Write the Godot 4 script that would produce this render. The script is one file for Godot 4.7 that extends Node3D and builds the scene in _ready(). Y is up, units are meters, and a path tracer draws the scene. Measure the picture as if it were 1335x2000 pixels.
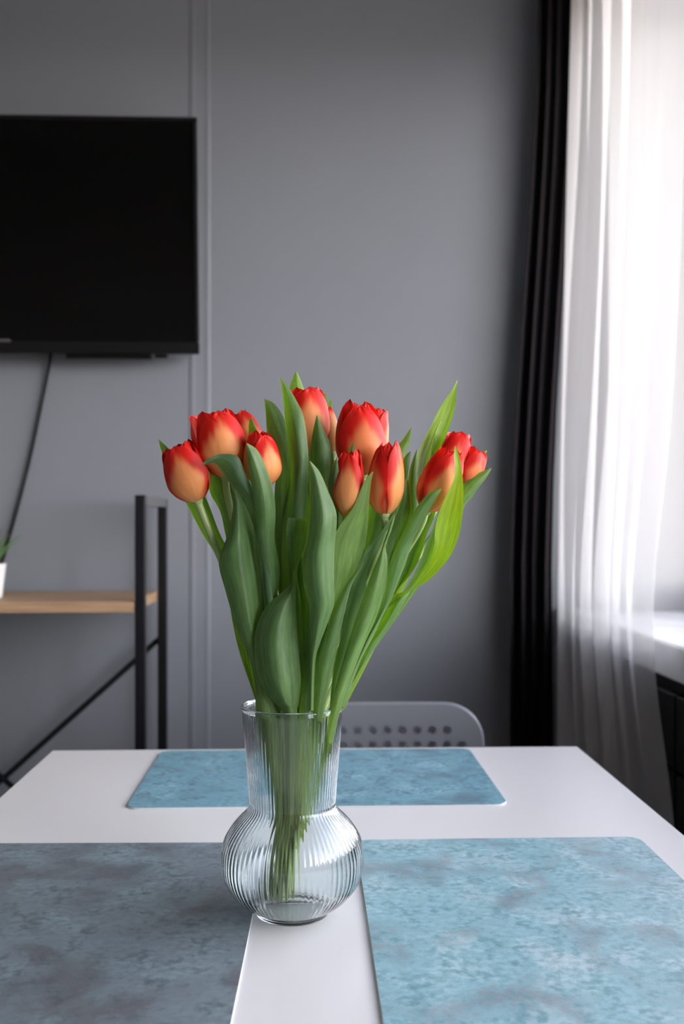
extends Node3D

# ---- the camera's numbers: 35 mm lens look, level, turned a little to the right of the room's axis
const FOCAL := 1944.0            # focal length in pixels of the 1335 x 2000 frame
const HORIZON := 1020.0          # pixel row of the horizon
const EYE := Vector3(0, 1.085, 0)
const YAW := 0.03471             # radians to the right
const TABLE := 0.75              # height of the table top
const VASE_Z := 0.856            # distance of the vase's axis along the room
const WALL_Z := 2.45             # distance of the back wall
var M := {}
var axis := Vector3.ZERO         # foot of the vase's axis
var used := {}
var noise := FastNoiseLite.new()


# ------------------------------------------------------------------ helpers
func pz(px: float, py: float, z: float) -> Vector3:
	var d := Vector3((px - 667.5) / FOCAL, -(py - HORIZON) / FOCAL, -1.0).rotated(Vector3.UP, -YAW)
	return EYE + d * (z / -d.z)


func pv(px: float, py: float, d: float) -> Vector3:
	return pz(px, py, VASE_Z - d)


func numbered(called: String) -> String:
	var n: int = used.get(called, 0)
	used[called] = n + 1
	return called if n == 0 else "%s_%03d" % [called, n]


func tag(o: Node, label: String, category := "", group := "", kind := "") -> Node:
	if label: o.set_meta("label", label)
	if category: o.set_meta("category", category)
	if group: o.set_meta("group", group)
	if kind: o.set_meta("kind", kind)
	return o


func thing(called: String, label: String, category: String, at := Vector3.ZERO, turn := 0.0, group := "") -> Node3D:
	var o := Node3D.new()
	o.name = numbered(called)
	add_child(o)
	o.position = at
	o.rotation.y = turn
	tag(o, label, category, group)
	return o


func put(called: String, mesh: Mesh, mat: Material, parent: Node, at := Vector3.ZERO, turn := Vector3.ZERO) -> MeshInstance3D:
	var o := MeshInstance3D.new()
	o.name = numbered(called) if parent == self else called
	o.mesh = mesh
	o.material_override = mat
	parent.add_child(o, true)
	o.position = at
	o.rotation = turn
	return o


func structure(called: String, mesh: Mesh, mat: Material, label: String, at := Vector3.ZERO, parent: Node = self) -> MeshInstance3D:
	var o := put(called, mesh, mat, parent, at)
	if parent == self: tag(o, label, "", "", "structure")
	return o


# A grid of nu x nv points as a smooth mesh. wrap joins the last column to the first.
func grid(pts: PackedVector3Array, nu: int, nv: int, wrap := false, flip := false, cols := PackedColorArray(), uvs := PackedVector2Array()) -> ArrayMesh:
	var idx := PackedInt32Array()
	var nor := PackedVector3Array()
	nor.resize(pts.size())
	var across := nu if wrap else nu - 1
	for j in nv - 1:
		for i in across:
			var i2 := (i + 1) % nu
			var a := j * nu + i
			var b := j * nu + i2
			var c := a + nu
			var d := b + nu
			if flip:
				idx.append_array([a, b, c, b, d, c])
			else:
				idx.append_array([a, c, b, b, c, d])
			var n := (pts[b] - pts[c]).cross(pts[d] - pts[a])
			if flip: n = -n
			nor[a] += n
			nor[b] += n
			nor[c] += n
			nor[d] += n
	for k in nor.size():
		nor[k] = nor[k].normalized() if nor[k].length_squared() > 1e-24 else Vector3.UP
	var arr := []
	arr.resize(Mesh.ARRAY_MAX)
	arr[Mesh.ARRAY_VERTEX] = pts
	arr[Mesh.ARRAY_NORMAL] = nor
	arr[Mesh.ARRAY_INDEX] = idx
	if cols.size(): arr[Mesh.ARRAY_COLOR] = cols
	if uvs.size(): arr[Mesh.ARRAY_TEX_UV] = uvs
	var m := ArrayMesh.new()
	m.add_surface_from_arrays(Mesh.PRIMITIVE_TRIANGLES, arr)
	return m


# A tube through points, round ends closed.
func tube(path: PackedVector3Array, radii: Array, sides := 10) -> ArrayMesh:
	var pts := PackedVector3Array()
	var n := path.size()
	var side := Vector3.ZERO
	for j in range(-1, n + 1):
		var k := clampi(j, 0, n - 1)
		var t := (path[mini(k + 1, n - 1)] - path[maxi(k - 1, 0)]).normalized()
		if side == Vector3.ZERO:
			side = t.cross(Vector3(0.31, 0.17, 0.93)).normalized()
		side = (side - t * side.dot(t)).normalized()
		var up := t.cross(side)
		var r: float = radii[k] if radii.size() > 1 else radii[0]
		if j < 0 or j == n: r = 0.0001
		for i in sides:
			var a := TAU * i / sides
			pts.append(path[k] + (side * cos(a) + up * sin(a)) * r)
	return grid(pts, sides, n + 2, true, false)


func smooth_path(p: PackedVector3Array, steps := 6) -> PackedVector3Array:
	var out := PackedVector3Array()
	for k in p.size() - 1:
		for s in steps:
			out.append(p[k].cubic_interpolate(p[k + 1], p[maxi(k - 1, 0)], p[mini(k + 2, p.size() - 1)], float(s) / steps))
	out.append(p[p.size() - 1])
	return out


# A rounded-corner slab lying in x and z, from y = 0 up to h, with chamfered top and bottom edges. UV of the top runs over the whole slab.
func slab(w: float, d: float, h: float, r := 0.002, ch := 0.001, seg := 4) -> ArrayMesh:
	var st := SurfaceTool.new()
	st.begin(Mesh.PRIMITIVE_TRIANGLES)
	st.set_smooth_group(-1)
	var rings := []
	for lv in [[ch, 0.0], [0.0, ch], [0.0, h - ch], [ch, h]]:
		var ring := []
		for q in 4:
			var sx := 1.0 if q == 0 or q == 3 else -1.0
			var sz := 1.0 if q < 2 else -1.0
			for s in seg + 1:
				var a: float = PI / 2 * (q + float(s) / seg)
				var rr: float = maxf(r - lv[0], 0.00005)
				ring.append(Vector3(sx * (w / 2 - r) + cos(a) * rr, lv[1], sz * (d / 2 - r) + sin(a) * rr))
		rings.append(ring)
	var n: int = rings[0].size()
	var uv := func(v: Vector3) -> Vector2: return Vector2(v.x / w + 0.5, v.z / d + 0.5)
	var tri := func(a: Vector3, b: Vector3, c: Vector3) -> void:
		for v in [a, b, c]:
			st.set_uv(uv.call(v))
			st.add_vertex(v)
	for j in 3:
		for i in n:
			var i2 := (i + 1) % n
			tri.call(rings[j][i], rings[j][i2], rings[j + 1][i])
			tri.call(rings[j][i2], rings[j + 1][i2], rings[j + 1][i])
	var top := Vector3(0, h, 0)
	var low := Vector3.ZERO
	for i in n:
		var i2 := (i + 1) % n
		tri.call(top, rings[3][i], rings[3][i2])
		tri.call(low, rings[0][i2], rings[0][i])
	st.generate_normals()
	return st.commit()


# Several plain boxes as one mesh: each [min corner, max corner].
func blocks(list: Array) -> ArrayMesh:
	var st := SurfaceTool.new()
	st.begin(Mesh.PRIMITIVE_TRIANGLES)
	for b in list:
		var bm := BoxMesh.new()
		bm.size = b[1] - b[0]
		st.append_from(bm, 0, Transform3D(Basis(), (b[0] + b[1]) / 2))
	return st.commit()


func mat(color: Color, rough := 0.5, spec := 0.5, metal := 0.0) -> StandardMaterial3D:
	var m := StandardMaterial3D.new()
	m.albedo_color = color
	m.roughness = rough
	m.metallic_specular = spec
	m.metallic = metal
	return m


func lin(r: float, g: float, b: float) -> Color:
	return Color(r, g, b).linear_to_srgb()


func rgb8(r: float, g: float, b: float) -> Color:
	return Color(r / 255.0, g / 255.0, b / 255.0)


# ------------------------------------------------------------------ textures
func noise_bytes(w: int, h: int, sd: int, freq: float, octaves := 4, warp := 0.0, ridged := false) -> PackedByteArray:
	var n := FastNoiseLite.new()
	n.seed = sd
	n.noise_type = FastNoiseLite.TYPE_SIMPLEX_SMOOTH
	n.frequency = freq
	n.fractal_type = FastNoiseLite.FRACTAL_RIDGED if ridged else FastNoiseLite.FRACTAL_FBM
	n.fractal_octaves = octaves
	if warp > 0.0:
		n.domain_warp_enabled = true
		n.domain_warp_amplitude = warp
		n.domain_warp_frequency = freq * 1.5
	var im := n.get_image(w, h, false, false, true)
	im.convert(Image.FORMAT_L8)
	return im.get_data()


func stretched(w: int, h: int, sd: int, freq: float, by: int) -> PackedByteArray:
	var n := FastNoiseLite.new()
	n.seed = sd
	n.frequency = freq
	n.fractal_octaves = 3
	var im := n.get_image(w / by, h, false, false, true)
	im.convert(Image.FORMAT_L8)
	im.resize(w, h, Image.INTERPOLATE_CUBIC)
	return im.get_data()


# The weathered-plaster print of a place mat: base, light, dark and brown tones.
func mat_print(w: int, h: int, sd: int, base: Color, light: Color, dark: Color, brown: Color, brown_at: float, dark_gain: float) -> ImageTexture:
	var big := noise_bytes(w, h, sd, 0.0055, 7, 50.0)
	var mid := noise_bytes(w, h, sd + 1, 0.013, 7, 40.0)
	var rust := noise_bytes(w, h, sd + 2, 0.0048, 8, 70.0)
	var grit := noise_bytes(w, h, sd + 6, 0.045, 4, 12.0)
	var crack := noise_bytes(w, h, sd + 3, 0.012, 3, 40.0, true)
	var fine := noise_bytes(w, h, sd + 4, 0.22, 2)
	var lines := stretched(w, h, sd + 5, 0.06, 6)
	var data := PackedByteArray()
	data.resize(w * h * 3)
	for k in w * h:
		var f := fine[k] / 255.0 - 0.5
		var q := grit[k] / 255.0 - 0.5
		var s := lines[k] / 255.0 - 0.5
		var a := clampf((big[k] / 255.0 - 0.5) * 2.0 + f * 0.4 + q * 0.9 + s * 0.3, 0.0, 1.0) * 0.75
		var b := clampf((0.50 - mid[k] / 255.0) * dark_gain + f * 0.7 + s * 0.8 - q * 1.5 - 0.10, 0.0, 1.0) * 0.62
		var g := clampf((rust[k] / 255.0 - brown_at) * 3.4 + f * 0.9 + s * 0.7 + q * 1.7, 0.0, 1.0) * 0.55
		var c := clampf((crack[k] / 255.0 - 0.955) * 22.0, 0.0, 1.0) * 0.35 * clampf((0.6 - mid[k] / 255.0) * 5.0, 0.0, 1.0)
		var col := base.lerp(light, a).lerp(dark, maxf(b, c)).lerp(brown, g)
		var v := 1.0 + f * 0.10 + s * 0.10 + q * 0.12
		data[k * 3] = int(clampf(col.r * v, 0.0, 1.0) * 255.0)
		data[k * 3 + 1] = int(clampf(col.g * v, 0.0, 1.0) * 255.0)
		data[k * 3 + 2] = int(clampf(col.b * v, 0.0, 1.0) * 255.0)
	return ImageTexture.create_from_image(Image.create_from_data(w, h, false, Image.FORMAT_RGB8, data))


func wood_texture(sd: int, a: Color, b: Color) -> ImageTexture:
	var w := 512
	var h := 256
	var grain := stretched(w, h, sd, 0.09, 16)
	var fine := stretched(w, h, sd + 1, 0.35, 8)
	var im := Image.create(w, h, false, Image.FORMAT_RGB8)
	for y in h:
		for x in w:
			im.set_pixel(x, y, a.lerp(b, clampf(grain[y * w + x] / 255.0 * 0.8 + fine[y * w + x] / 255.0 * 0.3, 0, 1)))
	return ImageTexture.create_from_image(im)


# Fine parallel veins running the length of a leaf.
func vein_image(sd: int) -> Image:
	var w := 256
	var h := 128
	var a := FastNoiseLite.new()
	a.seed = sd
	a.frequency = 0.22
	a.fractal_octaves = 2
	var b := FastNoiseLite.new()
	b.seed = sd + 1
	b.frequency = 0.02
	var im := Image.create(w, h, false, Image.FORMAT_RGB8)
	for y in h:
		for x in w:
			var v := 0.93 + 0.10 * a.get_noise_2d(x, y * 0.03) + 0.12 * b.get_noise_2d(x, y * 1.5)
			im.set_pixel(x, y, Color(v, v, v))
	return im


func noise_tex(sd: int, freq: float, lo: Color, hi: Color, size := 256, normal := false, bump := 1.0) -> NoiseTexture2D:
	var n := FastNoiseLite.new()
	n.seed = sd
	n.frequency = freq
	n.fractal_octaves = 4
	var t := NoiseTexture2D.new()
	t.width = size
	t.height = size
	t.seamless = true
	t.noise = n
	if normal:
		t.as_normal_map = true
		t.bump_strength = bump
	else:
		var g := Gradient.new()
		g.set_color(0, lo)
		g.set_color(1, hi)
		t.color_ramp = g
	return t


func make_materials() -> void:
	M.wall = mat(lin(0.246, 0.264, 0.300), 0.40, 0.5)
	M.wall.normal_enabled = true
	M.wall.normal_texture = noise_tex(3, 0.02, Color.BLACK, Color.WHITE, 512, true, 1.0)
	M.wall.normal_scale = 0.12
	M.wall.uv1_triplanar = true
	M.wall.uv1_world_triplanar = true
	M.reveal = mat(lin(0.36, 0.365, 0.375), 0.5, 0.4)
	M.side_wall = mat(lin(0.30, 0.29, 0.28), 0.6, 0.4)
	M.white_wall = mat(lin(0.42, 0.42, 0.42), 0.6, 0.4)
	M.floor = mat(Color.WHITE, 0.4, 0.5)
	M.floor.albedo_texture = wood_texture(5, rgb8(74, 68, 64), rgb8(98, 90, 84))
	M.floor.uv1_triplanar = true
	M.floor.uv1_scale = Vector3(0.7, 0.7, 0.7)
	M.table = mat(lin(0.80, 0.80, 0.81), 0.28, 0.5)
	M.table_leg = mat(lin(0.75, 0.75, 0.76), 0.35, 0.5)
	M.black_metal = mat(lin(0.006, 0.006, 0.008), 0.42, 0.4)
	M.rail = mat(lin(0.11, 0.11, 0.115), 0.35, 0.5)
	M.tv_body = mat(lin(0.005, 0.005, 0.006), 0.38, 0.4)
	M.screen = mat(lin(0.002, 0.002, 0.002), 0.10, 0.35)
	M.badge = mat(lin(0.09, 0.09, 0.095), 0.4, 0.5)
	M.cable = mat(lin(0.006, 0.006, 0.009), 0.5, 0.4)
	M.oak = mat(Color.WHITE, 0.5, 0.4)
	M.oak.albedo_texture = wood_texture(11, rgb8(150, 120, 95), rgb8(196, 164, 132))
	M.oak.uv1_triplanar = true
	M.oak.uv1_scale = Vector3(1.6, 8, 8)
	M.drape = mat(lin(0.016, 0.014, 0.0165), 0.9, 0.2)
	M.drape.rim_enabled = true
	M.drape.rim = 0.12
	M.drape.rim_tint = 0.5
	M.sheer = mat(Color.WHITE, 0.9, 0.1)
	M.sheer.vertex_color_use_as_albedo = true
	M.sheer.albedo_color.a = 0.50
	M.sheer.transparency = BaseMaterial3D.TRANSPARENCY_ALPHA
	M.sheer.cull_mode = BaseMaterial3D.CULL_DISABLED
	M.sheer.backlight_enabled = true
	M.sheer.backlight = lin(0.62, 0.62, 0.63)
	M.chair = mat(lin(0.20, 0.212, 0.240), 0.4, 0.5)
	M.pot = mat(lin(0.75, 0.75, 0.76), 0.35, 0.5)
	M.soil = mat(lin(0.03, 0.02, 0.014), 0.95, 0.2)
	M.pot_leaf = mat(lin(0.09, 0.22, 0.05), 0.5, 0.4)
	M.pot_leaf.backlight_enabled = true
	M.pot_leaf.backlight = lin(0.06, 0.12, 0.02)
	M.sill = mat(Color.WHITE, 0.25, 0.5)
	M.sill.albedo_texture = noise_tex(21, 0.012, lin(0.72, 0.73, 0.75), lin(0.9, 0.91, 0.93), 512)
	M.sill.uv1_triplanar = true
	M.sill.uv1_scale = Vector3(1.2, 1.2, 1.2)
	M.cabinet = mat(lin(0.006, 0.006, 0.007), 0.55, 0.3)
	M.frame = mat(lin(0.80, 0.80, 0.80), 0.35, 0.5)
	M.pane = mat(Color(1, 1, 1, 0.04), 0.02, 0.5)
	M.pane.transparency = BaseMaterial3D.TRANSPARENCY_ALPHA
	M.glass = mat(Color(0.97, 0.995, 1.0, 0.0), 0.0, 0.5)
	M.glass.refraction_enabled = true
	M.glass.refraction_scale = 0.05
	M.leaf = mat(Color.WHITE, 0.42, 0.45)
	M.leaf.vertex_color_use_as_albedo = true
	var veins := vein_image(71)
	M.leaf.albedo_texture = ImageTexture.create_from_image(veins)
	var relief := veins.duplicate()
	relief.bump_map_to_normal_map(1.6)
	M.leaf.normal_enabled = true
	M.leaf.normal_texture = ImageTexture.create_from_image(relief)
	M.leaf.normal_scale = 0.5
	M.leaf.cull_mode = BaseMaterial3D.CULL_DISABLED
	M.leaf.backlight_enabled = true
	M.leaf.backlight = lin(0.84, 1.0, 0.05)
	M.stem = mat(lin(0.34, 0.44, 0.18), 0.4, 0.45)
	M.petal = mat(Color.WHITE, 0.42, 0.35)
	M.petal.vertex_color_use_as_albedo = true
	M.petal.cull_mode = BaseMaterial3D.CULL_DISABLED
	M.petal.backlight_enabled = true
	M.petal.backlight = lin(0.6, 0.42, 0.3)


# ------------------------------------------------------------------ the room
func build_room() -> void:
	var wl := -2.3
	var zf := 1.9
	structure("floor", blocks([[Vector3(wl - 0.2, -0.12, -WALL_Z - 0.2), Vector3(1.36, 0, zf + 0.2)]]), M.floor, "wooden floor hidden below the table")
	structure("ceiling", blocks([[Vector3(wl - 0.2, 2.6, -WALL_Z - 0.2), Vector3(1.36, 2.75, zf + 0.2)]]), M.white_wall, "white ceiling above the picture")
	structure("wall_back", blocks([[Vector3(wl - 0.2, 0, -WALL_Z - 0.2), Vector3(1.36, 2.6, -WALL_Z)]]), M.wall, "smooth grey painted wall behind the table")
	structure("wall_left", blocks([[Vector3(wl - 0.2, 0, -WALL_Z), Vector3(wl, 2.6, zf)]]), M.side_wall, "grey wall on the left of the room")
	structure("wall_front", blocks([[Vector3(wl, 0, zf), Vector3(1.36, 2.6, zf + 0.2)]]), M.side_wall, "grey wall behind the viewer")
	# right wall: window opening from z = -2.31 to z = 0.7, from the sill up to 2.32 m
	structure("wall_right", blocks([
		[Vector3(0.70, 0, -WALL_Z), Vector3(1.16, 0.84, zf)],
		[Vector3(0.70, 2.32, -WALL_Z), Vector3(1.16, 2.6, zf)],
		[Vector3(0.70, 0.84, -WALL_Z), Vector3(1.16, 2.32, -2.31)],
		[Vector3(0.70, 0.84, 0.7), Vector3(1.16, 2.32, zf)]]), M.wall, "grey wall around the window on the right")
	structure("trim_3", blocks([[Vector3(0.701, 0.877, -2.31), Vector3(0.94, 2.32, -2.295)]]), M.reveal, "white window reveal beyond the sheer curtain")
	# painted conduit strip on the back wall: two rounded ridges with a flat between
	var prof := []
	for k in 41:
		var x := -0.289 + 0.052 * k / 40.0
		var dz := 0.0015
		dz += 0.0008 * exp(-pow((x + 0.2795) / 0.0040, 2.0)) + 0.0011 * exp(-pow((x + 0.2445) / 0.0055, 2.0))
		if k == 0 or k == 40: dz = -0.002
		prof.append(Vector2(x, dz))
	var pts := PackedVector3Array()
	for y in [0.0, 2.6]:
		for p in prof: pts.append(Vector3(p.x, y, -WALL_Z + p.y))
	structure("trim_1", grid(pts, prof.size(), 2), M.wall, "painted vertical cable strip beside the television")
	# window in the right wall
	var win := Node3D.new()
	win.name = "window_1"
	add_child(win)
	tag(win, "white framed window on the right behind the sheer curtain", "", "", "structure")
	var fr := []
	var x0 := 0.94
	var x1 := 1.01
	for zz in [[-2.31, -2.25], [-1.33, -1.25], [-0.33, -0.25], [0.64, 0.70]]:
		fr.append([Vector3(x0, 0.9, zz[0]), Vector3(x1, 2.32, zz[1])])
	for yy in [[0.88, 0.95], [2.26, 2.32]]:
		fr.append([Vector3(x0, yy[0], -2.31), Vector3(x1, yy[1], 0.70)])
	put("window_frame", blocks(fr), M.frame, win)
	for zz in [[-2.25, -1.33], [-1.25, -0.33], [-0.25, 0.64]]:
		put("pane", blocks([[Vector3(0.973, 0.95, zz[0]), Vector3(0.974, 2.26, zz[1])]]), M.pane, win)
	# marble sill
	var sill := slab(0.32, 3.16, 0.062, 0.004, 0.004, 3)
	var s := structure("trim_2", sill, M.sill, "grey marble window sill beyond the sheer curtain", Vector3(0.78, 0.815, -0.86))
	s.set_meta("label", "grey marble window sill beside the sheer curtain")


func build_window_side() -> void:
	var cab := thing("low_cabinet", "black low cabinet under the marble window sill", "cabinet", Vector3(0.667, 0, -1.05))
	put("body", slab(0.06, 2.42, 0.812, 0.002, 0.002), M.cabinet, cab)
	for k in 4:
		var z := -0.907 + 0.605 * k
		var dr := put("door", slab(0.018, 0.598, 0.64, 0.003, 0.002), M.cabinet, cab, Vector3(-0.040, 0.02, z))
		put("drawer", slab(0.018, 0.598, 0.125, 0.003, 0.002), M.cabinet, cab, Vector3(-0.040, 0.668, z))
		put("handle", slab(0.010, 0.16, 0.010, 0.003, 0.002), M.black_metal, dr, Vector3(-0.013, 0.58, 0))
	# black drape: pleats, wider at the hem
	var nu := 150
	var nv := 14
	var pts := PackedVector3Array()
	for j in nv:
		var v := float(j) / (nv - 1)            # 0 at the top
		var y := lerpf(2.52, 0.03, v)
		var low := smoothstep(0.06, 0.66, v)
		var a := Vector2(lerpf(0.553, 0.483, low), 2.392)
		var b := Vector2(lerpf(0.648, 0.585, low), 2.372)
		for i in nu:
			var u := float(i) / (nu - 1)
			var p := a.lerp(b, u)
			var ph := u * TAU * 4.0 + 0.4 * sin(v * 3.0 + u * 4.0)
			var amp := 0.034 * (0.75 + 0.25 * sin(u * 9.0)) * (0.7 + 0.4 * v)
			pts.append(Vector3(p.x + 0.007 * sin(2.0 * ph + 0.6), y, -p.y + amp * sin(ph)))
	var dr := thing("drape", "black pleated drape hanging between grey wall and sheer curtain", "curtain")
	put("cloth", grid(pts, nu, nv), M.drape, dr)
	# white sheer
	nu = 260
	nv = 60
	pts = PackedVector3Array()
	var cols := PackedColorArray()
	for j in nv:
		var v := float(j) / (nv - 1)
		var y := lerpf(2.52, 0.05, v)
		var sag := exp(-pow((y - 0.93) / 0.22, 2.0))
		var zr := lerpf(1.560, 1.665, smoothstep(1.9, 0.95, y)) - 0.07 * smoothstep(0.85, 0.45, y)
		for i in nu:
			var u := float(i) / (nu - 1)
			var z := lerpf(2.29, zr, u)
			var x := lerpf(lerpf(0.635, 0.595, smoothstep(2.4, 1.1, y)), 0.612, u) - 0.022 * sag * u
			var ph := u * TAU * 6.2 + 0.9 * sin(u * 7.0 + 1.0) + 0.35 * sin(v * 6.0 + u * 5.0)
			var amp := 0.017 * (0.6 + 0.4 * sin(u * 11.0 + 2.0)) + 0.005 * sin(v * 9.0 + u * 3.0)
			x += amp * sin(ph) - 0.02
			z += 0.018 * cos(ph * 1.0 + 0.4) * (1.0 - u * 0.5)
			pts.append(Vector3(x, y, -z))
			var weave := 0.78 + 0.06 * noise.get_noise_2d(u * 900.0, y * 160.0)
			cols.append(Color(weave, weave, weave * 1.02))
	var sh := thing("sheer_curtain", "white translucent sheer curtain hanging in soft folds by the window", "curtain")
	put("cloth", grid(pts, nu, nv, false, false, cols), M.sheer, sh)
	var rail := thing("curtain_rail", "white curtain rail under the ceiling above the drape", "rail", Vector3(0.585, 2.52, -1.2))
	put("track", slab(0.03, 2.44, 0.078, 0.003, 0.002), M.frame, rail)


# ------------------------------------------------------------------ furniture
func build_table() -> void:
	var w := 0.779
	var d := 1.25
	var t := thing("dining_table", "white laminate dining table holding the vase and placemats", "table", Vector3(0.0145, 0, -1.476 + d / 2))
	put("tabletop", slab(w, d, 0.030, 0.004, 0.002, 4), M.table, t, Vector3(0, TABLE - 0.030, 0))
	for sx in [-1, 1]:
		for sz in [-1, 1]:
			put("leg", slab(0.05, 0.05, TABLE - 0.030, 0.004, 0.001), M.table_leg, t, Vector3(sx * (w / 2 - 0.05), 0, sz * (d / 2 - 0.05)))
		put("apron", slab(0.02, d - 0.15, 0.07, 0.002, 0.001), M.table_leg, t, Vector3(sx * (w / 2 - 0.05), TABLE - 0.10, 0))


func placemat(label: String, cx: float, cz: float, w: float, d: float, turn: float, tex: ImageTexture) -> void:
	var o := thing("placemat", label, "placemat", Vector3(cx, TABLE, -cz), turn, "")
	var top := mat(Color.WHITE, 0.38, 0.45)
	top.albedo_texture = tex
	put("backing", slab(w, d, 0.0016, 0.016, 0.0004, 8), M.table, o)
	put("printed_top", slab(w - 0.0006, d - 0.0006, 0.0007, 0.0158, 0.0002, 8), top, o, Vector3(0, 0.0016, 0))


func build_placemats() -> void:
	placemat("teal blue mottled placemat at the far end of the table behind the vase", 0.0125, 1.3135, 0.450, 0.290, 0.0,
		mat_print(960, 640, 31, rgb8(118, 166, 184), rgb8(150, 194, 208), rgb8(80, 108, 124), rgb8(92, 112, 126), 0.60, 2.4))
	placemat("pale turquoise weathered placemat on the window side, right of the vase", 0.200, 0.8175, 0.300, 0.450, 0.0,
		mat_print(640, 960, 57, rgb8(148, 190, 202), rgb8(196, 212, 220), rgb8(98, 142, 154), rgb8(122, 128, 138), 0.62, 1.9))
	placemat("slate grey stained placemat on the shaded side, left of the vase", -0.197, 0.816, 0.300, 0.450, -0.024,
		mat_print(640, 960, 83, rgb8(122, 136, 144), rgb8(140, 164, 170), rgb8(82, 94, 102), rgb8(92, 86, 92), 0.57, 2.2))


func build_television() -> void:
	var tv := thing("television", "black flat screen television mounted on the grey wall above the shelf", "television", Vector3(-0.732, 1.482, -2.365))
	tv.rotation.x = 0.10
	var w := 0.956
	var h := 0.54
	var up := Vector3(PI / 2, 0, 0)
	# slabs stand upright: their y axis turned towards the viewer
	put("back_panel", slab(w - 0.01, h - 0.01, 0.045, 0.008, 0.006), M.tv_body, tv, Vector3(0, h / 2, -0.045), up)
	put("screen", slab(w - 0.022, h - 0.034, 0.004, 0.002, 0.0005), M.screen, tv, Vector3(0, h / 2 + 0.008, 0.0), up)
	for b in [[w, 0.011, 0.0, h - 0.0055], [w, 0.029, 0.0, 0.0145]]:
		put("bezel", slab(b[0], b[1], 0.012, 0.003, 0.002), M.tv_body, tv, Vector3(b[2], b[3], -0.003), up)
	for s in [-1, 1]:
		put("bezel", slab(0.011, h - 0.042, 0.012, 0.003, 0.002), M.tv_body, tv, Vector3(s * (w / 2 - 0.0055), h / 2 + 0.009, -0.003), up)
	put("badge", slab(0.05, 0.006, 0.001, 0.001, 0.0003), M.badge, tv, Vector3(0.012, 0.029, 0.0085), up)
	put("speaker_grille", slab(0.20, 0.012, 0.026, 0.003, 0.002), M.tv_body, tv, Vector3(0.262, -0.005, -0.034), up)
	put("control_button", slab(0.03, 0.008, 0.012, 0.003, 0.002), M.tv_body, tv, Vector3(0.385, -0.004, -0.020), up)
	var arm := put("wall_bracket", slab(0.24, 0.20, 0.03, 0.004, 0.002), M.black_metal, tv, Vector3(0, h / 2, -0.068), up)
	arm.rotation.x = PI / 2 - 0.10
	var path := smooth_path(PackedVector3Array([pz(99, 672, 2.40), pz(98, 700, 2.42), pz(90, 745, 2.438), pz(62, 880, 2.44), pz(36, 985, 2.44), pz(8, 1085, 2.44), pz(-8, 1150, 2.435), pz(-12, 1300, 2.44)]))
	tag(put("power_cable", tube(path, [0.0042], 8), M.cable, self), "black power cable trailing down the wall below the television", "cable")


func build_shelf() -> void:
	var t := thing("shelf_unit", "black metal shelf unit with a light wood shelf board below the television", "shelf", Vector3(-0.72, 0, -2.215))
	var hw := 0.388
	var zf := 0.165
	var post := 0.021
	var top := 1.141
	for sx in [-1, 1]:
		for sz in [-1, 1]:
			put("post", slab(post, post, top, 0.002, 0.001), M.black_metal, t, Vector3(sx * (hw - post / 2), 0, sz * (zf - post / 2)))
		put("top_rail", slab(post, zf * 2 - post * 2 - 0.001, post, 0.002, 0.001), M.rail, t, Vector3(sx * (hw - post / 2), top - post, 0))
	put("shelf_board", slab(hw * 2 - post * 2 - 0.002, zf * 2 - 0.004, 0.0225, 0.002, 0.001), M.oak, t, Vector3(0, 0.900, 0))
	put("shelf_board", slab(hw * 2 - post * 2 - 0.002, zf * 2 - 0.004, 0.0225, 0.002, 0.001), M.oak, t, Vector3(0, 0.12, 0))
	for s in [-1, 1]:
		for z in [-zf + 0.004]:
			var a := Vector3(s * (hw - 0.012), 0.815, z - (0.003 if s > 0 else 0.009))
			var b := Vector3(-s * (hw - 0.012), 0.140, z - (0.003 if s > 0 else 0.009))
			var bar := put("cross_brace", slab(0.013, a.distance_to(b), 0.004, 0.001, 0.0005), M.black_metal, t, (a + b) / 2)
			var along := (b - a).normalized()
			bar.basis = Basis(along.cross(Vector3.BACK) * -1.0, Vector3.BACK, along).orthonormalized()
			bar.position -= Vector3(0, 0, 0.002)
	put("bolt", slab(0.012, 0.012, 0.006, 0.005, 0.001), M.black_metal, t, Vector3(0, 0.4775, -zf + 0.004), Vector3(PI / 2, 0, 0))
	# little potted plant on the shelf, mostly outside the picture
	var at := Vector3(pz(-27, 1160, 2.15).x, 0.9225, -2.15)
	var p := thing("potted_plant", "small green plant in a tapered white pot on the wooden shelf", "plant", at)
	var prof := [[0.0005, 0.0], [0.030, 0.0], [0.0325, 0.003], [0.041, 0.072], [0.0415, 0.074], [0.0395, 0.074], [0.037, 0.060], [0.0005, 0.060]]
	put("pot", lathe(prof, 32), M.pot, p)
	put("soil", lathe([[0.0005, 0.061], [0.0368, 0.061]], 24), M.soil, p)
	for k in 26:
		var a := k * 2.399
		var lean := 0.25 + 0.75 * fmod(k * 0.618, 1.0)
		var ln := 0.075 + 0.04 * fmod(k * 0.37, 1.0)
		var out := Vector3(cos(a), 0, sin(a))
		var side := Vector3(-sin(a), 0, cos(a))
		var lp := PackedVector3Array()
		for j in 9:
			var tt := j / 8.0
			var c := out * (0.008 + ln * lean * tt * 0.75) + Vector3(0, 0.060 + ln * (tt - 0.35 * lean * tt * tt), 0)
			var hwid := 0.0042 * sin(PI * clampf(0.12 + 0.88 * tt, 0, 1)) + 0.0004
			for q in [-1.0, 0.0, 1.0]:
				lp.append(c + side * hwid * q + Vector3(0, 0.0012 * absf(q), 0))
		put("leaf", grid(lp, 3, 9), M.pot_leaf, p)


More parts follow.
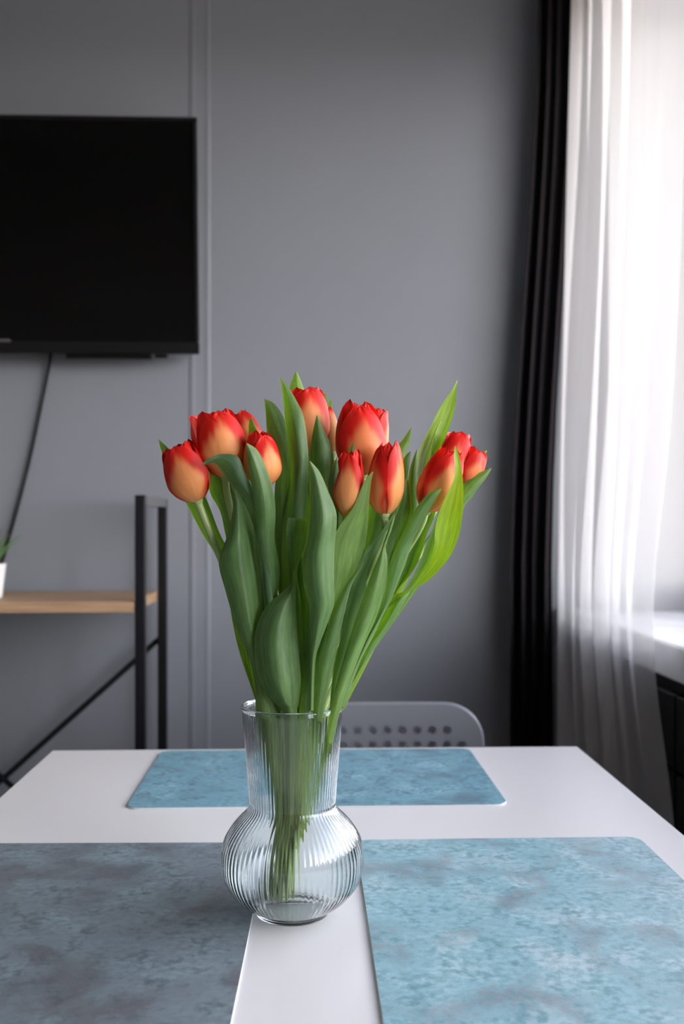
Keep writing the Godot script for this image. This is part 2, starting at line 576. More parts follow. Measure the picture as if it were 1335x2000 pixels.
func lathe(prof: Array, sides: int) -> ArrayMesh:
	var pts := PackedVector3Array()
	for r in prof:
		for i in sides:
			var a := TAU * i / sides
			pts.append(Vector3(r[0] * cos(a), r[1], r[0] * sin(a)))
	return grid(pts, sides, prof.size(), true, true)


# A perforated plastic chair back: a curved plate with rows of round holes, made cell by cell.
func perforated_plate(w: float, h: float, r: float, pitch: float, hole: float, thick: float, curve: float) -> ArrayMesh:
	var st := SurfaceTool.new()
	st.begin(Mesh.PRIMITIVE_TRIANGLES)
	st.set_smooth_group(-1)
	var bend := func(x: float, y: float, z: float) -> Vector3: return Vector3(x, y, z - curve * x * x)
	var quad := func(a: Vector3, b: Vector3, c: Vector3, d: Vector3) -> void:
		for v in [a, b, c, a, c, d]: st.add_vertex(v)
	var cols := 13
	var rows := 11
	var gw := cols * pitch
	var gh := rows * pitch
	var seg := 16
	for cx in cols:
		for cy in rows:
			var ox := (cx - (cols - 1) / 2.0) * pitch
			var oy := (cy - (rows - 1) / 2.0) * pitch
			var solid := (cx == 0 or cx == cols - 1) and (cy == 0 or cy == rows - 1)
			for k in seg:
				var a0 := TAU * k / seg
				var a1 := TAU * (k + 1) / seg
				var s0 := pitch / 2 / maxf(absf(cos(a0)), absf(sin(a0)))
				var s1 := pitch / 2 / maxf(absf(cos(a1)), absf(sin(a1)))
				var rr := hole if not solid else 0.0
				for zf in [0.0, -thick]:
					var p0 = bend.call(ox + cos(a0) * rr, oy + sin(a0) * rr, zf)
					var p1 = bend.call(ox + cos(a1) * rr, oy + sin(a1) * rr, zf)
					var q0 = bend.call(ox + cos(a0) * s0, oy + sin(a0) * s0, zf)
					var q1 = bend.call(ox + cos(a1) * s1, oy + sin(a1) * s1, zf)
					if zf == 0.0: quad.call(p0, p1, q1, q0)
					else: quad.call(p0, q0, q1, p1)
				if not solid:
					quad.call(bend.call(ox + cos(a0) * rr, oy + sin(a0) * rr, 0), bend.call(ox + cos(a0) * rr, oy + sin(a0) * rr, -thick), bend.call(ox + cos(a1) * rr, oy + sin(a1) * rr, -thick), bend.call(ox + cos(a1) * rr, oy + sin(a1) * rr, 0))
	# the border between the holed field and the rounded outline
	var n := 160
	var ring := func(k: int, inset: float) -> Vector2:
		var a := TAU * k / n
		var d := Vector2(cos(a), sin(a))
		var hx := w / 2 - inset
		var hy := h / 2 - inset
		var rr := maxf(r - inset, 0.001)
		var lo := 0.0
		var hi := w + h
		for q in 30:
			var m := (lo + hi) / 2
			var p := d * m
			var e := Vector2(maxf(absf(p.x) - (hx - rr), 0), maxf(absf(p.y) - (hy - rr), 0))
			if e.length() < rr and absf(p.x) < hx and absf(p.y) < hy: lo = m
			else: hi = m
		return d * lo
	var inner := func(k: int) -> Vector2:
		var a := TAU * k / n
		var d := Vector2(cos(a), sin(a))
		return d * minf(gw / 2 / maxf(absf(d.x), 1e-6), gh / 2 / maxf(absf(d.y), 1e-6))
	for k in n:
		var ra := [inner.call(k), ring.call(k, 0.004), ring.call(k, 0.0)]
		var rb := [inner.call(k + 1), ring.call(k + 1, 0.004), ring.call(k + 1, 0.0)]
		var zs := [0.0, 0.0, -0.003]
		var zb := [-thick, -thick, -thick + 0.002]
		for q in 2:
			quad.call(bend.call(ra[q].x, ra[q].y, zs[q]), bend.call(rb[q].x, rb[q].y, zs[q]), bend.call(rb[q + 1].x, rb[q + 1].y, zs[q + 1]), bend.call(ra[q + 1].x, ra[q + 1].y, zs[q + 1]))
			quad.call(bend.call(ra[q].x, ra[q].y, zb[q]), bend.call(ra[q + 1].x, ra[q + 1].y, zb[q + 1]), bend.call(rb[q + 1].x, rb[q + 1].y, zb[q + 1]), bend.call(rb[q].x, rb[q].y, zb[q]))
		quad.call(bend.call(ra[2].x, ra[2].y, zs[2]), bend.call(rb[2].x, rb[2].y, zs[2]), bend.call(rb[2].x, rb[2].y, zb[2]), bend.call(ra[2].x, ra[2].y, zb[2]))
	st.generate_normals()
	return st.commit()


func build_chair() -> void:
	var t := thing("dining_chair", "pale grey plastic chair with a perforated back at the far end of the table", "chair", Vector3(0.108, 0, -1.65))
	put("backrest", perforated_plate(0.372, 0.340, 0.066, 0.0247, 0.0071, 0.007, -0.25), M.chair, t, Vector3(0, 0.786 - 0.170, 0))
	put("seat", slab(0.40, 0.39, 0.02, 0.06, 0.006, 8), M.chair, t, Vector3(0, 0.43, 0.215))
	for s in [-1, 1]:
		put("leg", tube(PackedVector3Array([Vector3(s * 0.17, 0.435, 0.38), Vector3(s * 0.19, 0.0, 0.41)]), [0.010], 12), M.table_leg, t)
		put("leg", tube(smooth_path(PackedVector3Array([Vector3(s * 0.16, 0.62, 0.001), Vector3(s * 0.168, 0.435, 0.02), Vector3(s * 0.19, 0.0, -0.05)])), [0.010], 12), M.table_leg, t)


# ------------------------------------------------------------------ vase and tulips
func vase_profile(h: float) -> float:
	# radius of the outside over height
	var bulb := 0.0
	var hc := 0.0475
	if h < 0.0945:
		var q := (h - hc) / 0.0505
		bulb = 0.0612 * sqrt(maxf(1.0 - absf(q) ** 2.15, 0.0))
	var neck := lerpf(0.0365, 0.0432, clampf((h - 0.09) / 0.088, 0, 1))
	if h > 0.0945: return neck
	var k := 0.004
	if h < 0.06: return maxf(bulb, 0.026)
	return k * log(exp(bulb / k) + exp(neck / k)) - k * 0.15 if bulb < neck + 0.02 else bulb


func build_vase() -> void:
	var v := thing("vase", "ribbed clear glass vase with a round belly standing between the placemats", "vase", axis)
	var ribs := 76
	var per := 8
	var nu := ribs * per
	var top := 0.1775
	var pts := PackedVector3Array()
	var rows := 0
	var radius := func(h: float) -> float:
		# gentle rounding where neck meets belly
		var s := 0.0
		for k in 9: s += vase_profile(clampf(h + (k - 4) * 0.0009, 0.0, top))
		return s / 9.0
	var outer := []
	outer.append([0.0001, 0.0022, 0.0])
	outer.append([0.020, 0.0016, 0.0])
	outer.append([0.026, 0.0002, 0.0])
	outer.append([0.0285, 0.0, 0.0])
	outer.append([0.031, 0.0006, 0.15])
	var n := 96
	for k in n:
		var h := 0.0022 + (top - 0.0022 - 0.0024) * pow(float(k) / (n - 1), 1.12)
		var r: float = radius.call(h)
		if h < 0.012: r = maxf(r, 0.031)
		outer.append([r, h, smoothstep(0.0, 0.02, h) * (1.0 - smoothstep(top - 0.006, top - 0.002, h))])
	for c in outer:
		for i in nu:
			var a := TAU * i / nu
			var rr: float = c[0] * (1.0 + 0.0034 * c[2] * cos(a * ribs))
			pts.append(Vector3(rr * sin(a), c[1], rr * cos(a)))
		rows += 1
	# the lip, then the smooth inside down to the thick floor
	var rt: float = radius.call(top)
	var wall := 0.0021
	var inner := [[rt + 0.0006, top - 0.0016], [rt + 0.0009, top - 0.0006], [rt + 0.0007, top + 0.0004], [rt + 0.0001, top + 0.0010], [rt - 0.0008, top + 0.0012], [rt - 0.0017, top + 0.0008], [rt - 0.0024, top + 0.0001], [rt - 0.0026, top - 0.0010], [rt - wall - 0.0002, top - 0.0022]]
	for k in 60:
		var h: float = lerpf(top - 0.0036, 0.0085, float(k) / 59)
		inner.append([radius.call(h) - wall - 0.0012 * smoothstep(0.03, 0.008, h), h])
	inner.append([inner[inner.size() - 1][0] - 0.003, 0.0068])
	inner.append([0.018, 0.0062])
	inner.append([0.0001, 0.0060])
	for c in inner:
		for i in nu:
			var a := TAU * i / nu
			var rr: float = c[0] * (1.0 + 0.0020 * smoothstep(0.006, 0.02, c[1]) * smoothstep(top - 0.002, top - 0.008, c[1]) * cos(a * ribs))
			pts.append(Vector3(rr * sin(a), c[1], rr * cos(a)))
		rows += 1
	put("glass_body", grid(pts, nu, rows, true, false), M.glass, v)


func leaf(parent: Node3D, d0: float, d1: float, roll: float, bow: float, tone: float, rows: Array, ext := false) -> void:
	# rows run from the tip to the base: left edge x, y, right edge x, y as seen from the table's near end; d0 and d1: how far before the vase's axis the tip and the base are
	var r := rows.duplicate()
	var n0 := r.size()
	if ext:
		var e: Array = r[n0 - 1]
		var c: float = (e[0] + e[2]) / 2.0
		var w: float = minf(absf(e[2] - e[0]) * 0.5, 18.0)
		var c1 := lerpf(c, 570.0, 0.22)
		r.append([c1 - w, 1470, c1 + w, 1470])
		c1 = lerpf(c1, 566.0, 0.38)
		r.append([c1 - w * 0.7, 1570, c1 + w * 0.7, 1570])
		c1 = lerpf(c1, 552.0, 0.7)
		r.append([c1 - w * 0.2, 1690, c1 + w * 0.2, 1690])
	var sub := 5
	var nv := (r.size() - 1) * sub + 1
	var nu := 25
	var pts := PackedVector3Array()
	var cols := PackedColorArray()
	var uvs := PackedVector2Array()
	var sd := rows.size() * 7.3 + float(rows[0][0])
	var at := func(k: int, c: int) -> float: return float(r[clampi(k, 0, r.size() - 1)][c])
	for j in nv:
		var k := mini(j / sub, r.size() - 2)
		var f := float(j - k * sub) / sub
		var q := []
		for c in 4: q.append(cubic_interpolate(at.call(k, c), at.call(k + 1, c), at.call(k - 1, c), at.call(k + 2, c), f))
		var t := (k + f) / (n0 - 1)
		var d := lerpf(d0, d1, clampf(t, 0, 1))
		if t > 1.0: d = lerpf(d1, 0.0, clampf((t - 1.0) * (n0 - 1) / 3.0, 0, 1))
		var wide := Vector2(q[0], q[1]).distance_to(Vector2(q[2], q[3])) / 2271.0
		for i in nu:
			var u := float(i) / (nu - 1)
			var c := u * 2.0 - 1.0
			var dd := d + bow * wide * (1.0 - pow(absf(c), 1.6)) + roll * wide * c * 0.5
			pts.append(pv(lerpf(q[0], q[2], u), lerpf(q[1], q[3], u), dd))
			uvs.append(Vector2(u * 0.96 + 0.02, t * 1.5 + sd * 0.13))
			var streak := 1.0 + 0.22 * noise.get_noise_2d(u * 420.0 + sd * 13.0, t * 14.0) + 0.16 * noise.get_noise_2d(u * 40.0 + sd * 5.0, t * 40.0)
			var g := Color(0.165, 0.305, 0.120).lerp(Color(0.22, 0.38, 0.055), tone)
			g = g.lerp(Color(0.20, 0.30, 0.08), smoothstep(0.6, 1.15, t) * 0.5)
			g = g.lerp(Color(0.44, 0.52, 0.21), smoothstep(1.0, 1.3, t) * 0.8)
			g *= streak
			g = g.lerp(Color(0.36, 0.46, 0.16), smoothstep(0.93, 1.0, absf(c)) * 0.55 + smoothstep(0.09, 0.0, t) * 0.5)
			g.a = 1.0
			cols.append(g)
	put("leaf", grid(pts, nu, nv, false, false, cols, uvs), M.leaf, parent)


func blossom(parent: Node3D, base: Vector3, tip: Vector3, width: float, spin: float, o: Dictionary) -> void:
	var b := Node3D.new()
	b.name = "blossom"
	parent.add_child(b)
	var ax := (tip - base).normalized()
	var ln := base.distance_to(tip)
	var e1 := Vector3(0, 0, 1)
	e1 = (e1 - ax * e1.dot(ax)).normalized()
	var e2 := ax.cross(e1)
	var R := width / 2.0
	var close: float = o.get("close", 0.5)
	var redness: float = o.get("red", 0.5)
	var tan_: float = o.get("tan", 0.0)
	var flare: Dictionary = o.get("flare", {})
	var nu := 17
	var nv := 24
	for k in 6:
		var inner := k % 2 == 1
		var phi0 := deg_to_rad(spin + 60.0 * k)
		var sd := float(k) * 31.0 + base.x * 4000.0
		var fl: float = flare.get(k, 0.0)
		var lenk: float = ln * (1.0 if inner else [0.96, 1.02, 0.99][k / 2]) * 1.035 * (1.0 + 0.035 * sin(sd))
		var pts := PackedVector3Array()
		var cols := PackedColorArray()
		for j in nv:
			var t := float(j) / (nv - 1)
			# the petal's own outline: broad, rounded, ending in a small point
			var tw := sqrt(maxf(1.0 - pow(maxf((t - 0.5) / 0.5, 0.0), 3.4), 0.0)) * (0.72 + 0.28 * smoothstep(0.0, 0.45, t))
			var hw := deg_to_rad(61.0 if not inner else 58.0) * tw + 0.001
			var prof := sin(PI * 0.5 * minf(t / 0.40, 1.0)) ** 0.62
			prof *= sqrt(1.0 - (1.0 - close * close) * pow(maxf((t - 0.38) / 0.62, 0.0), 2.0))
			var rad: float = R * prof * (0.89 if inner else [1.04, 0.98, 1.0][k / 2]) + 0.0006
			rad += fl * R * t * t
			for i in nu:
				var u := float(i) / (nu - 1) * 2.0 - 1.0
				var a := phi0 + u * hw
				# petals are a little flatter than the round they lie on; edges lift and wave
				var rr := rad * (1.0 + (0.09 if not inner else -0.02) * u * u + 0.02 * sin(u * 5.0 + sd + t * 4.0) * t)
				rr -= rad * 0.05 * (1.0 - absf(u)) * smoothstep(0.75, 1.0, t)
				var hgt := lenk * (t + 0.018 * sin(u * 9.0 + sd) * smoothstep(0.8, 1.0, t)) + 0.0
				pts.append(base + ax * hgt + (e1 * cos(a) + e2 * sin(a)) * rr)
				var st := noise.get_noise_2d(u * 130.0 + sd * 9.0, t * 18.0)
				var edge := lerpf(0.93, 0.12, smoothstep(0.30, 1.0, t)) - 0.25 * redness
				var flame := (1.0 - smoothstep(edge - 0.26, edge + 0.20, absf(u) + 0.16 * st)) * (1.0 - smoothstep(0.60, 1.0, t + 0.10 * st))
				flame = maxf(flame, 0.9 * (1.0 - smoothstep(0.08, 0.36, t + 0.1 * absf(u) + 0.08 * st)))
				if inner: flame *= 0.35
				var peach := Color(0.90, 0.33, 0.13).lerp(Color(0.86, 0.41, 0.14), 1.0 - t)
				var red := Color(0.66, 0.018, 0.012)
				var col := red.lerp(peach, clampf(flame * lerpf(1.15, 0.55, redness), 0, 1))
				col = col.lerp(Color(0.62, 0.34, 0.13), tan_ * (1.0 - smoothstep(0.75, 1.0, t)))
				col = col.lerp(Color(0.55, 0.42, 0.12), 0.5 * (1.0 - smoothstep(0.0, 0.10, t)))
				col *= 1.0 + 0.18 * st
				col.a = 1.0
				cols.append(col)
		put("petal", grid(pts, nu, nv, false, false, cols), M.petal, b)
	put("receptacle", tube(PackedVector3Array([base - ax * 0.0015, base + ax * 0.0025, base + ax * 0.005]), [0.0034, 0.0050, 0.0042], 12), M.stem, b)


var count := 0
func tulip(label: String, bx: float, by: float, tx: float, ty: float, d: float, lean: float, wpx: float, spin: float, o := {}) -> Node3D:
	var t := thing("tulip", label, "tulip")
	var base := pv(bx, by, d)
	var tip := pv(tx, ty, d + lean)
	blossom(t, base, tip, wpx / 2271.0 * (VASE_Z - d) / VASE_Z, spin, o)
	var ax := (tip - base).normalized()
	var dx := base.x - axis.x
	var a := count * 2.399963
	var j := 0.0135 * sqrt((count + 0.5) / 13.0)
	count += 1
	var rim := axis + Vector3(0.22 * dx - 0.002, 0.178, d * 0.30 + 0.006 * sin(a))
	var neck := axis + Vector3(0.10 * dx - 0.006 + 0.6 * j * cos(a), 0.095, 0.05 * d - 0.002 + 0.8 * j * sin(a))
	var foot := axis + Vector3(-0.012 + j * cos(a), 0.0098, -0.013 + j * sin(a))
	var mid := (base - ax * 0.03).lerp(rim, 0.45) + Vector3(-dx * 0.05, 0.0, 0.0)
	var path := smooth_path(PackedVector3Array([base, base - ax * 0.022, mid, rim, neck, foot]), 8)
	put("stem", tube(path, [0.0032], 10), M.stem, t)
	return t


func build_tulips() -> void:
	noise.seed = 9
	noise.frequency = 0.05
	noise.fractal_octaves = 3
	var T := []
	T.append(tulip("peach and red tulip leaning out at the far left of the bouquet", 387, 981, 345, 870, 0.02, 0.006, 80, -6, {"red": 0.34, "close": 0.62}))
	T.append(tulip("orange tulip with one red petal opening to the left", 440, 934, 420, 804, 0.012, 0.004, 92, 14, {"red": 0.3, "close": 0.55, "flare": {5: 0.18, 4: 0.42}}))
	T.append(tulip("small dull red tulip half hidden behind its opened neighbour", 494, 893, 466, 810, -0.035, -0.004, 56, 25, {"red": 0.4, "close": 0.55}))
	T.append(tulip("orange tulip partly covered by a broad upright leaf in front", 514, 954, 506, 848, 0.026, 0.003, 68, 40, {"red": 0.35, "close": 0.45}))
	T.append(tulip("topmost tulip of the bouquet with a ragged red crown", 600, 888, 597, 760, -0.03, 0.0, 80, 14, {"red": 0.3, "close": 0.66}))
	T.append(tulip("slender tan bud tucked behind a dark leaf beside the topmost tulip", 648, 892, 641, 797, -0.035, 0.0, 28, 30, {"red": 0.0, "close": 0.25, "tan": 0.8}))
	T.append(tulip("largest red tulip standing in the middle of the bouquet", 706, 932, 697, 790, 0.0, 0.0, 92, 12, {"red": 0.78, "close": 0.42}))
	T.append(tulip("deep red open tulip peeking from behind the largest one", 726, 900, 736, 800, -0.04, 0.0, 52, 70, {"red": 0.85, "close": 0.7}))
	T.append(tulip("small narrow peach tulip with red tips in the front centre", 680, 1014, 684, 889, 0.040, 0.0, 56, -14, {"red": 0.22, "close": 0.5}))
	T.append(tulip("plump tulip with a red stripe and pale stem below the largest one", 750, 1009, 758, 874, 0.034, 0.002, 68, -62, {"red": 0.3, "close": 0.42}))
	T.append(tulip("orange tulip tilting right beside the bright green leaf", 830, 1001, 882, 880, 0.022, 0.004, 72, 22, {"red": 0.35, "close": 0.55}))
	T.append(tulip("red tulip half hidden behind the tilting orange one", 868, 942, 898, 850, -0.02, -0.004, 56, 0, {"red": 1.1, "close": 0.7}))
	T.append(tulip("small red tulip leaning out at the far right of the bouquet", 901, 950, 931, 878, -0.022, 0.0, 50, 30, {"red": 0.95, "close": 0.72}))
	# leaves, each on the tulip it grows from
	# left side
	leaf(T[0], 0.000, -0.012, 0.3, 0.2, 0.2, [[309, 857, 310, 858], [315, 880, 330, 877], [333, 925, 366, 915], [362, 980, 400, 968], [395, 1042, 428, 1040], [427, 1096, 450, 1085], [452, 1170, 470, 1165], [484, 1290, 500, 1285], [504, 1390, 518, 1390]])
	leaf(T[0], -0.004, -0.014, -0.6, -0.2, 0.8, [[440, 1140, 443, 1141], [448, 1180, 459, 1182], [454, 1215, 472, 1222], [464, 1262, 484, 1266], [477, 1305, 495, 1306], [493, 1350, 504, 1350], [504, 1388, 514, 1388]])
	leaf(T[1], 0.000, 0.0, 0.5, 0.2, 0.05, [[408, 905, 412, 905], [406, 935, 453, 935], [411, 965, 457, 965], [430, 1000, 458, 1000], [441, 1050, 464, 1048], [466, 1160, 490, 1160], [505, 1388, 525, 1388]])
	leaf(T[2], -0.016, -0.02, 0.2, 0.2, 0.9, [[489, 815, 491, 815], [486, 826, 500, 836], [485, 846, 504, 852], [484, 900, 512, 900], [500, 1040, 530, 1040], [525, 1250, 550, 1250], [545, 1388, 560, 1388]])
	leaf(T[1], 0.020, 0.012, 0.2, 0.25, -0.4, [[464, 849, 466, 850], [457, 872, 473, 864], [453, 893, 474, 888], [455, 930, 478, 922], [466, 990, 492, 985], [490, 1150, 515, 1150], [530, 1388, 548, 1388]])
	leaf(T[3], 0.052, 0.030, 0.5, 0.3, -0.5, [[391, 909, 392, 907], [404, 907, 412, 894], [419, 904, 431, 887], [434, 922, 463, 891], [452, 949, 478, 922], [474, 970, 493, 955], [489, 988, 499, 993], [498, 1035, 512, 1035], [508, 1110, 524, 1110], [516, 1180, 534, 1180], [535, 1300, 550, 1300], [548, 1388, 562, 1388]])
	leaf(T[3], 0.056, 0.020, -0.2, 0.3, 0.05, [[480, 865, 483, 866], [483, 905, 503, 880], [490, 942, 521, 918], [497, 985, 533, 958], [501, 1030, 538, 1000], [502, 1060, 536, 1050], [506, 1100, 543, 1090], [512, 1150, 546, 1125], [518, 1200, 540, 1190], [530, 1290, 550, 1290], [545, 1388, 560, 1388]])
	leaf(T[0], 0.034, 0.024, -0.3, 0.35, 0.05, [[451, 948, 454, 949], [455, 990, 470, 970], [443, 1047, 486, 1004], [429, 1085, 499, 1044], [428, 1110, 506, 1100], [440, 1154, 511, 1160], [455, 1205, 512, 1210], [472, 1250, 512, 1255], [487, 1290, 514, 1298], [497, 1330, 522, 1340], [500, 1390, 540, 1390]], true)
	# centre, behind
	leaf(T[4], 0.004, 0.006, 0.2, 0.2, 0.0, [[516, 779, 519, 780], [519, 812, 536, 789], [522, 848, 553, 813], [535, 882, 562, 845], [540, 920, 570, 900], [536, 960, 575, 960], [535, 1040, 575, 1040], [545, 1180, 575, 1180], [558, 1388, 576, 1388]])
	leaf(T[4], 0.016, 0.010, 0.3, 0.25, 0.0, [[547, 737, 549, 738], [552, 775, 566, 761], [557, 826, 580, 785], [562, 878, 592, 812], [567, 925, 600, 862], [562, 962, 602, 905], [552, 1010, 600, 970], [548, 1080, 592, 1060], [555, 1200, 590, 1200], [565, 1388, 582, 1388]])
	leaf(T[4], -0.055, -0.03, -0.3, 0.3, 0.9, [[577, 726, 580, 726], [565, 757, 595, 764], [560, 800, 604, 800], [560, 900, 604, 900], [566, 1388, 590, 1388]])
	leaf(T[5], -0.050, -0.03, 0.2, 0.2, 0.8, [[634, 768, 636, 768], [630, 786, 639, 786], [630, 830, 641, 830], [625, 960, 640, 960], [600, 1388, 612, 1388]])
	leaf(T[5], -0.046, -0.025, 0.2, 0.2, 0.9, [[646, 778, 648, 778], [640, 796, 648, 796], [640, 830, 652, 838], [640, 890, 652, 890], [630, 1000, 645, 1000], [604, 1388, 618, 1388]])
	leaf(T[5], 0.008, 0.004, 0.2, 0.3, 0.0, [[618, 811, 620, 812], [611, 842, 631, 838], [606, 876, 644, 864], [604, 910, 650, 892], [604, 950, 650, 925], [606, 1010, 640, 985], [604, 1110, 630, 1110], [596, 1388, 614, 1388]])
	leaf(T[6], -0.020, -0.01, 0.1, 0.2, 0.0, [[560, 930, 620, 930], [545, 985, 660, 970], [540, 1060, 690, 1040], [545, 1150, 690, 1150], [560, 1300, 650, 1300], [570, 1388, 630, 1388]])
	leaf(T[9], -0.020, -0.01, 0.1, 0.2, 0.0, [[700, 930, 745, 930], [690, 985, 790, 985], [680, 1060, 780, 1040], [665, 1150, 740, 1150], [640, 1300, 680, 1300], [610, 1388, 650, 1388]])
	leaf(T[6], 0.030, 0.01, 0.1, 0.2, 0.0, [[690, 864, 692, 864], [679, 885, 692, 882], [676, 920, 700, 920], [670, 1000, 700, 1000], [640, 1200, 660, 1200], [610, 1388, 625, 1388]])
	leaf(T[8], 0.050, 0.024, 0.3, 0.3, 0.0, [[656, 894, 658, 895], [646, 920, 662, 924], [640, 945, 665, 955], [644, 980, 661, 993], [650, 1030, 660, 1030], [640, 1160, 655, 1160], [612, 1388, 628, 1388]])
	# centre, front
	leaf(T[8], 0.066, 0.043, -0.1, 0.35, 0.0, [[603, 900, 606, 901], [605, 930, 624, 922], [606, 968, 640, 958], [604, 1019, 655, 996], [599, 1057, 657, 1025], [591, 1095, 653, 1070], [593, 1142, 652, 1130], [602, 1178, 652, 1178], [605, 1215, 640, 1215], [606, 1260, 624, 1258], [605, 1300, 615, 1293], [602, 1388, 612, 1388]])
	leaf(T[4], 0.030, 0.026, 0.6, -0.3, 0.0, [[563, 1011, 600, 1014], [559, 1032, 602, 1028], [560, 1070, 596, 1064], [568, 1103, 585, 1095], [571, 1125, 580, 1125], [577, 1200, 590, 1200], [582, 1388, 594, 1388]])
	leaf(T[4], 0.036, 0.034, -0.1, 0.35, 0.02, [[571, 1115, 574, 1116], [569, 1134, 577, 1138], [555, 1153, 577, 1165], [529, 1174, 578, 1195], [509, 1203, 579, 1228], [498, 1240, 581, 1260], [498, 1282, 584, 1293], [503, 1318, 587, 1325], [516, 1347, 585, 1358], [535, 1372, 582, 1378], [552, 1392, 580, 1392]], true)
	leaf(T[6], 0.018, 0.018, 0.3, -0.2, 0.0, [[585, 1085, 590, 1085], [578, 1125, 600, 1130], [577, 1180, 606, 1180], [578, 1240, 604, 1240], [582, 1300, 600, 1300], [586, 1388, 600, 1388]])
	leaf(T[6], 0.025, 0.030, 0.2, 0.3, 0.08, [[604, 1172, 607, 1172], [601, 1200, 611, 1205], [596, 1240, 614, 1235], [593, 1290, 615, 1285], [592, 1325, 611, 1330], [587, 1355, 606, 1358], [584, 1390, 604, 1390]], true)
	leaf(T[9], 0.053, 0.034, -0.5, 0.12, 0.5, [[726, 921, 729, 922], [709, 945, 725, 938], [690, 990, 720, 985], [664, 1026, 718, 1020], [644, 1065, 713, 1068], [638, 1110, 706, 1103], [638, 1150, 694, 1124], [638, 1195, 676, 1148], [640, 1230, 660, 1180], [632, 1290, 648, 1260], [614, 1388, 630, 1388]])
	leaf(T[9], 0.050, 0.037, 0.2, 0.25, 0.02, [[708, 1098, 710, 1099], [692, 1120, 698, 1122], [676, 1139, 687, 1142], [651, 1184, 677, 1178], [635, 1222, 669, 1212], [622, 1261, 662, 1250], [614, 1293, 653, 1290], [610, 1342, 643, 1338], [606, 1391, 632, 1391]], true)
	# right side
	leaf(T[7], 0.040, 0.028, -0.5, 0.1, 0.0, [[769, 1003, 771, 1004], [749, 1032, 767, 1018], [731, 1056, 753, 1050], [713, 1076, 741, 1082], [693, 1123, 725, 1118], [683, 1165, 710, 1160], [667, 1235, 690, 1222], [655, 1290, 675, 1278], [648, 1330, 660, 1330], [643, 1388, 650, 1388]])
	leaf(T[9], 0.050, 0.034, -0.3, 0.3, 0.3, [[769, 1005, 771, 1006], [752, 1050, 764, 1037], [744, 1075, 753, 1065], [731, 1105, 756, 1095], [712, 1155, 754, 1134], [697, 1200, 744, 1175], [684, 1240, 731, 1214], [671, 1285, 712, 1256], [659, 1325, 692, 1305], [650, 1362, 677, 1345], [645, 1390, 664, 1385]], true)
	leaf(T[10], 0.054, 0.026, -0.2, 0.3, 0.0, [[860, 954, 862, 955], [835, 965, 850, 977], [809, 998, 833, 1006], [788, 1039, 815, 1039], [772, 1072, 803, 1064], [760, 1105, 793, 1096], [755, 1140, 778, 1135], [748, 1180, 762, 1175], [733, 1215, 748, 1202], [705, 1265, 728, 1244], [680, 1325, 700, 1300], [650, 1388, 672, 1380]])
	leaf(T[10], 0.030, 0.02, 0.2, -0.25, 0.15, [[791, 935, 798, 940], [786, 972, 801, 975], [774, 1006, 800, 1010], [760, 1045, 793, 1036], [755, 1080, 783, 1062], [755, 1115, 770, 1090], [745, 1170, 758, 1165], [690, 1290, 700, 1290], [645, 1388, 655, 1388]])
	leaf(T[7], -0.030, -0.015, 0.3, 0.25, 0.2, [[802, 835, 804, 836], [785, 860, 801, 864], [768, 880, 793, 885], [766, 920, 788, 915], [760, 990, 785, 990], [720, 1150, 740, 1150], [650, 1388, 662, 1388]])
	leaf(T[7], -0.012, 0.0, 0.3, 0.25, 0.1, [[801, 881, 803, 882], [787, 898, 800, 902], [783, 940, 795, 940], [776, 1000, 790, 1000], [730, 1150, 745, 1150], [652, 1388, 664, 1388]])
	leaf(T[10], -0.006, 0.0, 0.2, 0.25, 0.2, [[813, 878, 815, 880], [800, 915, 814, 910], [795, 955, 815, 950], [796, 1010, 815, 1000], [780, 1080, 800, 1080], [720, 1230, 735, 1230], [655, 1388, 668, 1388]])
	leaf(T[11], -0.040, -0.02, -0.8, -0.3, 1.3, [[892, 743, 894, 744], [881, 763, 891, 762], [860, 794, 889, 790], [842, 830, 882, 818], [825, 862, 871, 850], [815, 890, 860, 875], [812, 920, 846, 900], [806, 970, 836, 960], [790, 1080, 815, 1080], [720, 1250, 740, 1250], [655, 1388, 670, 1388]])
	leaf(T[11], -0.028, -0.01, -0.6, 0.25, 1.3, [[859, 821, 861, 822], [845, 850, 853, 848], [836, 880, 847, 880], [828, 915, 845, 915], [822, 970, 840, 970], [790, 1100, 810, 1100], [700, 1300, 715, 1300], [656, 1388, 668, 1388]])
	leaf(T[11], 0.060, 0.010, -0.9, -0.25, 1.7, [[888, 871, 890, 872], [886, 890, 896, 890], [888, 915, 901, 917], [884, 940, 904, 945], [868, 975, 905, 981], [855, 1008, 901, 1019], [849, 1040, 895, 1049], [848, 1066, 881, 1083], [838, 1098, 861, 1109], [818, 1127, 836, 1134], [800, 1149, 812, 1148], [781, 1158, 793, 1160], [768, 1162, 776, 1172], [752, 1184, 757, 1188], [735, 1215, 741, 1218]])
	leaf(T[12], 0.002, 0.004, 0.3, -0.2, 0.25, [[868, 955, 874, 956], [858, 985, 872, 990], [848, 1020, 862, 1025], [834, 1055, 850, 1065], [822, 1090, 840, 1098], [806, 1125, 818, 1130], [785, 1160, 792, 1164], [735, 1230, 742, 1232]])
	leaf(T[10], 0.012, 0.008, 0.2, -0.2, 0.2, [[850, 965, 856, 966], [835, 1000, 848, 1008], [816, 1040, 832, 1045], [802, 1070, 824, 1075], [790, 1105, 814, 1102], [779, 1138, 797, 1128], [768, 1160, 775, 1155], [735, 1225, 742, 1222]])
	leaf(T[12], -0.012, -0.01, 0.2, 0.25, 0.0, [[958, 914, 960, 914], [934, 924, 950, 932], [911, 940, 936, 950], [898, 955, 922, 970], [884, 985, 906, 990], [850, 1060, 872, 1062], [800, 1150, 815, 1150], [720, 1270, 730, 1270]])
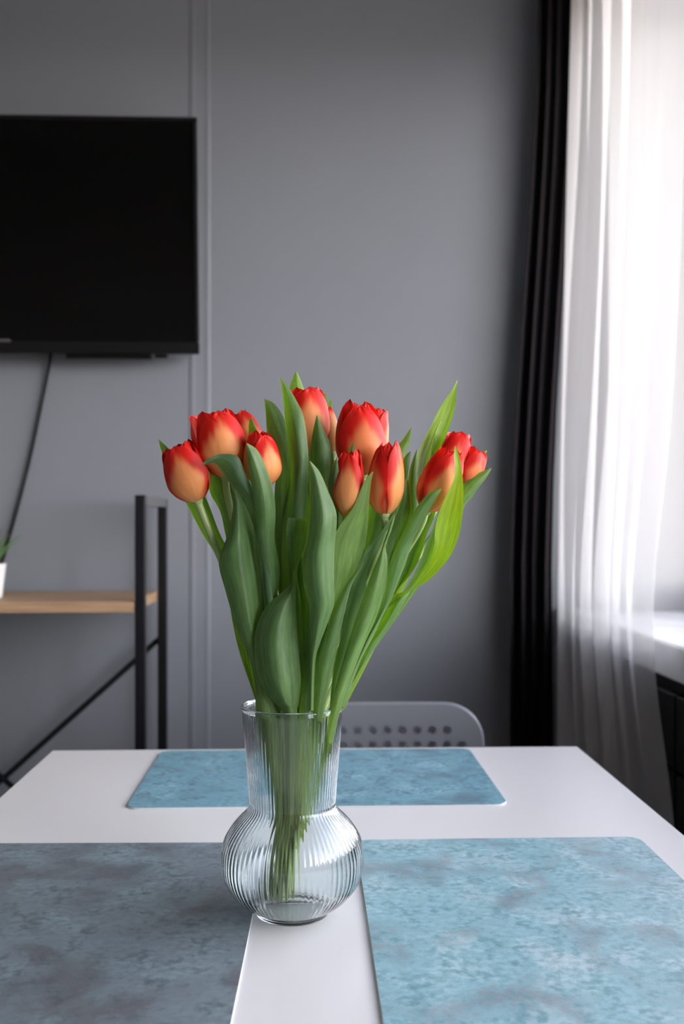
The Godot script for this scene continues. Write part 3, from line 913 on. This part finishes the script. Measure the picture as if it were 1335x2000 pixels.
	leaf(T[12], -0.045, -0.03, 0.2, 0.25, 0.6, [[949, 879, 951, 880], [929, 886, 943, 896], [915, 900, 930, 912], [890, 950, 905, 955], [800, 1140, 815, 1140]])
	leaf(T[12], 0.012, 0.018, 0.2, 0.3, 0.1, [[800, 1150, 804, 1152], [768, 1174, 796, 1164], [750, 1203, 783, 1187], [736, 1229, 766, 1215], [709, 1268, 742, 1250], [690, 1320, 712, 1297], [676, 1360, 690, 1330], [662, 1388, 676, 1380]])
	leaf(T[11], 0.008, 0.010, 0.2, 0.2, 1.0, [[687, 1330, 690, 1332], [680, 1350, 686, 1352], [672, 1370, 680, 1368], [662, 1384, 674, 1384]])


# ------------------------------------------------------------------ the scene
func _ready() -> void:
	# camera
	var cam := Camera3D.new()
	cam.name = "camera"
	add_child(cam)
	var lens := CameraAttributesPhysical.new()
	lens.frustum_focal_length = 35.0
	lens.frustum_focus_distance = 0.86
	lens.frustum_near = 0.05
	lens.frustum_far = 60.0
	lens.exposure_aperture = 6.3
	cam.attributes = lens
	cam.projection = Camera3D.PROJECTION_FRUSTUM
	cam.keep_aspect = Camera3D.KEEP_HEIGHT
	cam.near = 0.05
	cam.far = 60.0
	cam.size = 0.05 * 2000.0 / FOCAL
	cam.frustum_offset = Vector2(0, cam.size * (HORIZON - 1000.0) / 2000.0)
	cam.position = EYE
	cam.rotation.y = -YAW
	cam.current = true
	# overcast daylight
	var env := Environment.new()
	env.background_mode = Environment.BG_SKY
	var sky := Sky.new()
	var sm := ProceduralSkyMaterial.new()
	sm.sky_top_color = Color(0.24, 0.285, 0.37)
	sm.sky_horizon_color = Color(1.0, 0.982, 0.972)
	sm.sky_curve = 0.28
	sm.ground_horizon_color = Color(0.64, 0.60, 0.56)
	sm.ground_bottom_color = Color(0.44, 0.41, 0.38)
	sm.sky_energy_multiplier = 4.0
	sm.ground_energy_multiplier = 4.0
	sky.sky_material = sm
	env.sky = sky
	env.tonemap_mode = Environment.TONE_MAPPER_LINEAR
	env.tonemap_exposure = 0.98
	env.sdfgi_enabled = true
	env.ssao_enabled = true
	env.ssil_enabled = true
	var we := WorldEnvironment.new()
	we.name = "daylight"
	we.environment = env
	add_child(we)

	axis = pz(571, 1200, VASE_Z)
	axis.y = TABLE
	make_materials()
	build_room()
	build_window_side()
	build_table()
	build_television()
	build_shelf()
	build_chair()
	build_placemats()
	build_vase()
	build_tulips()
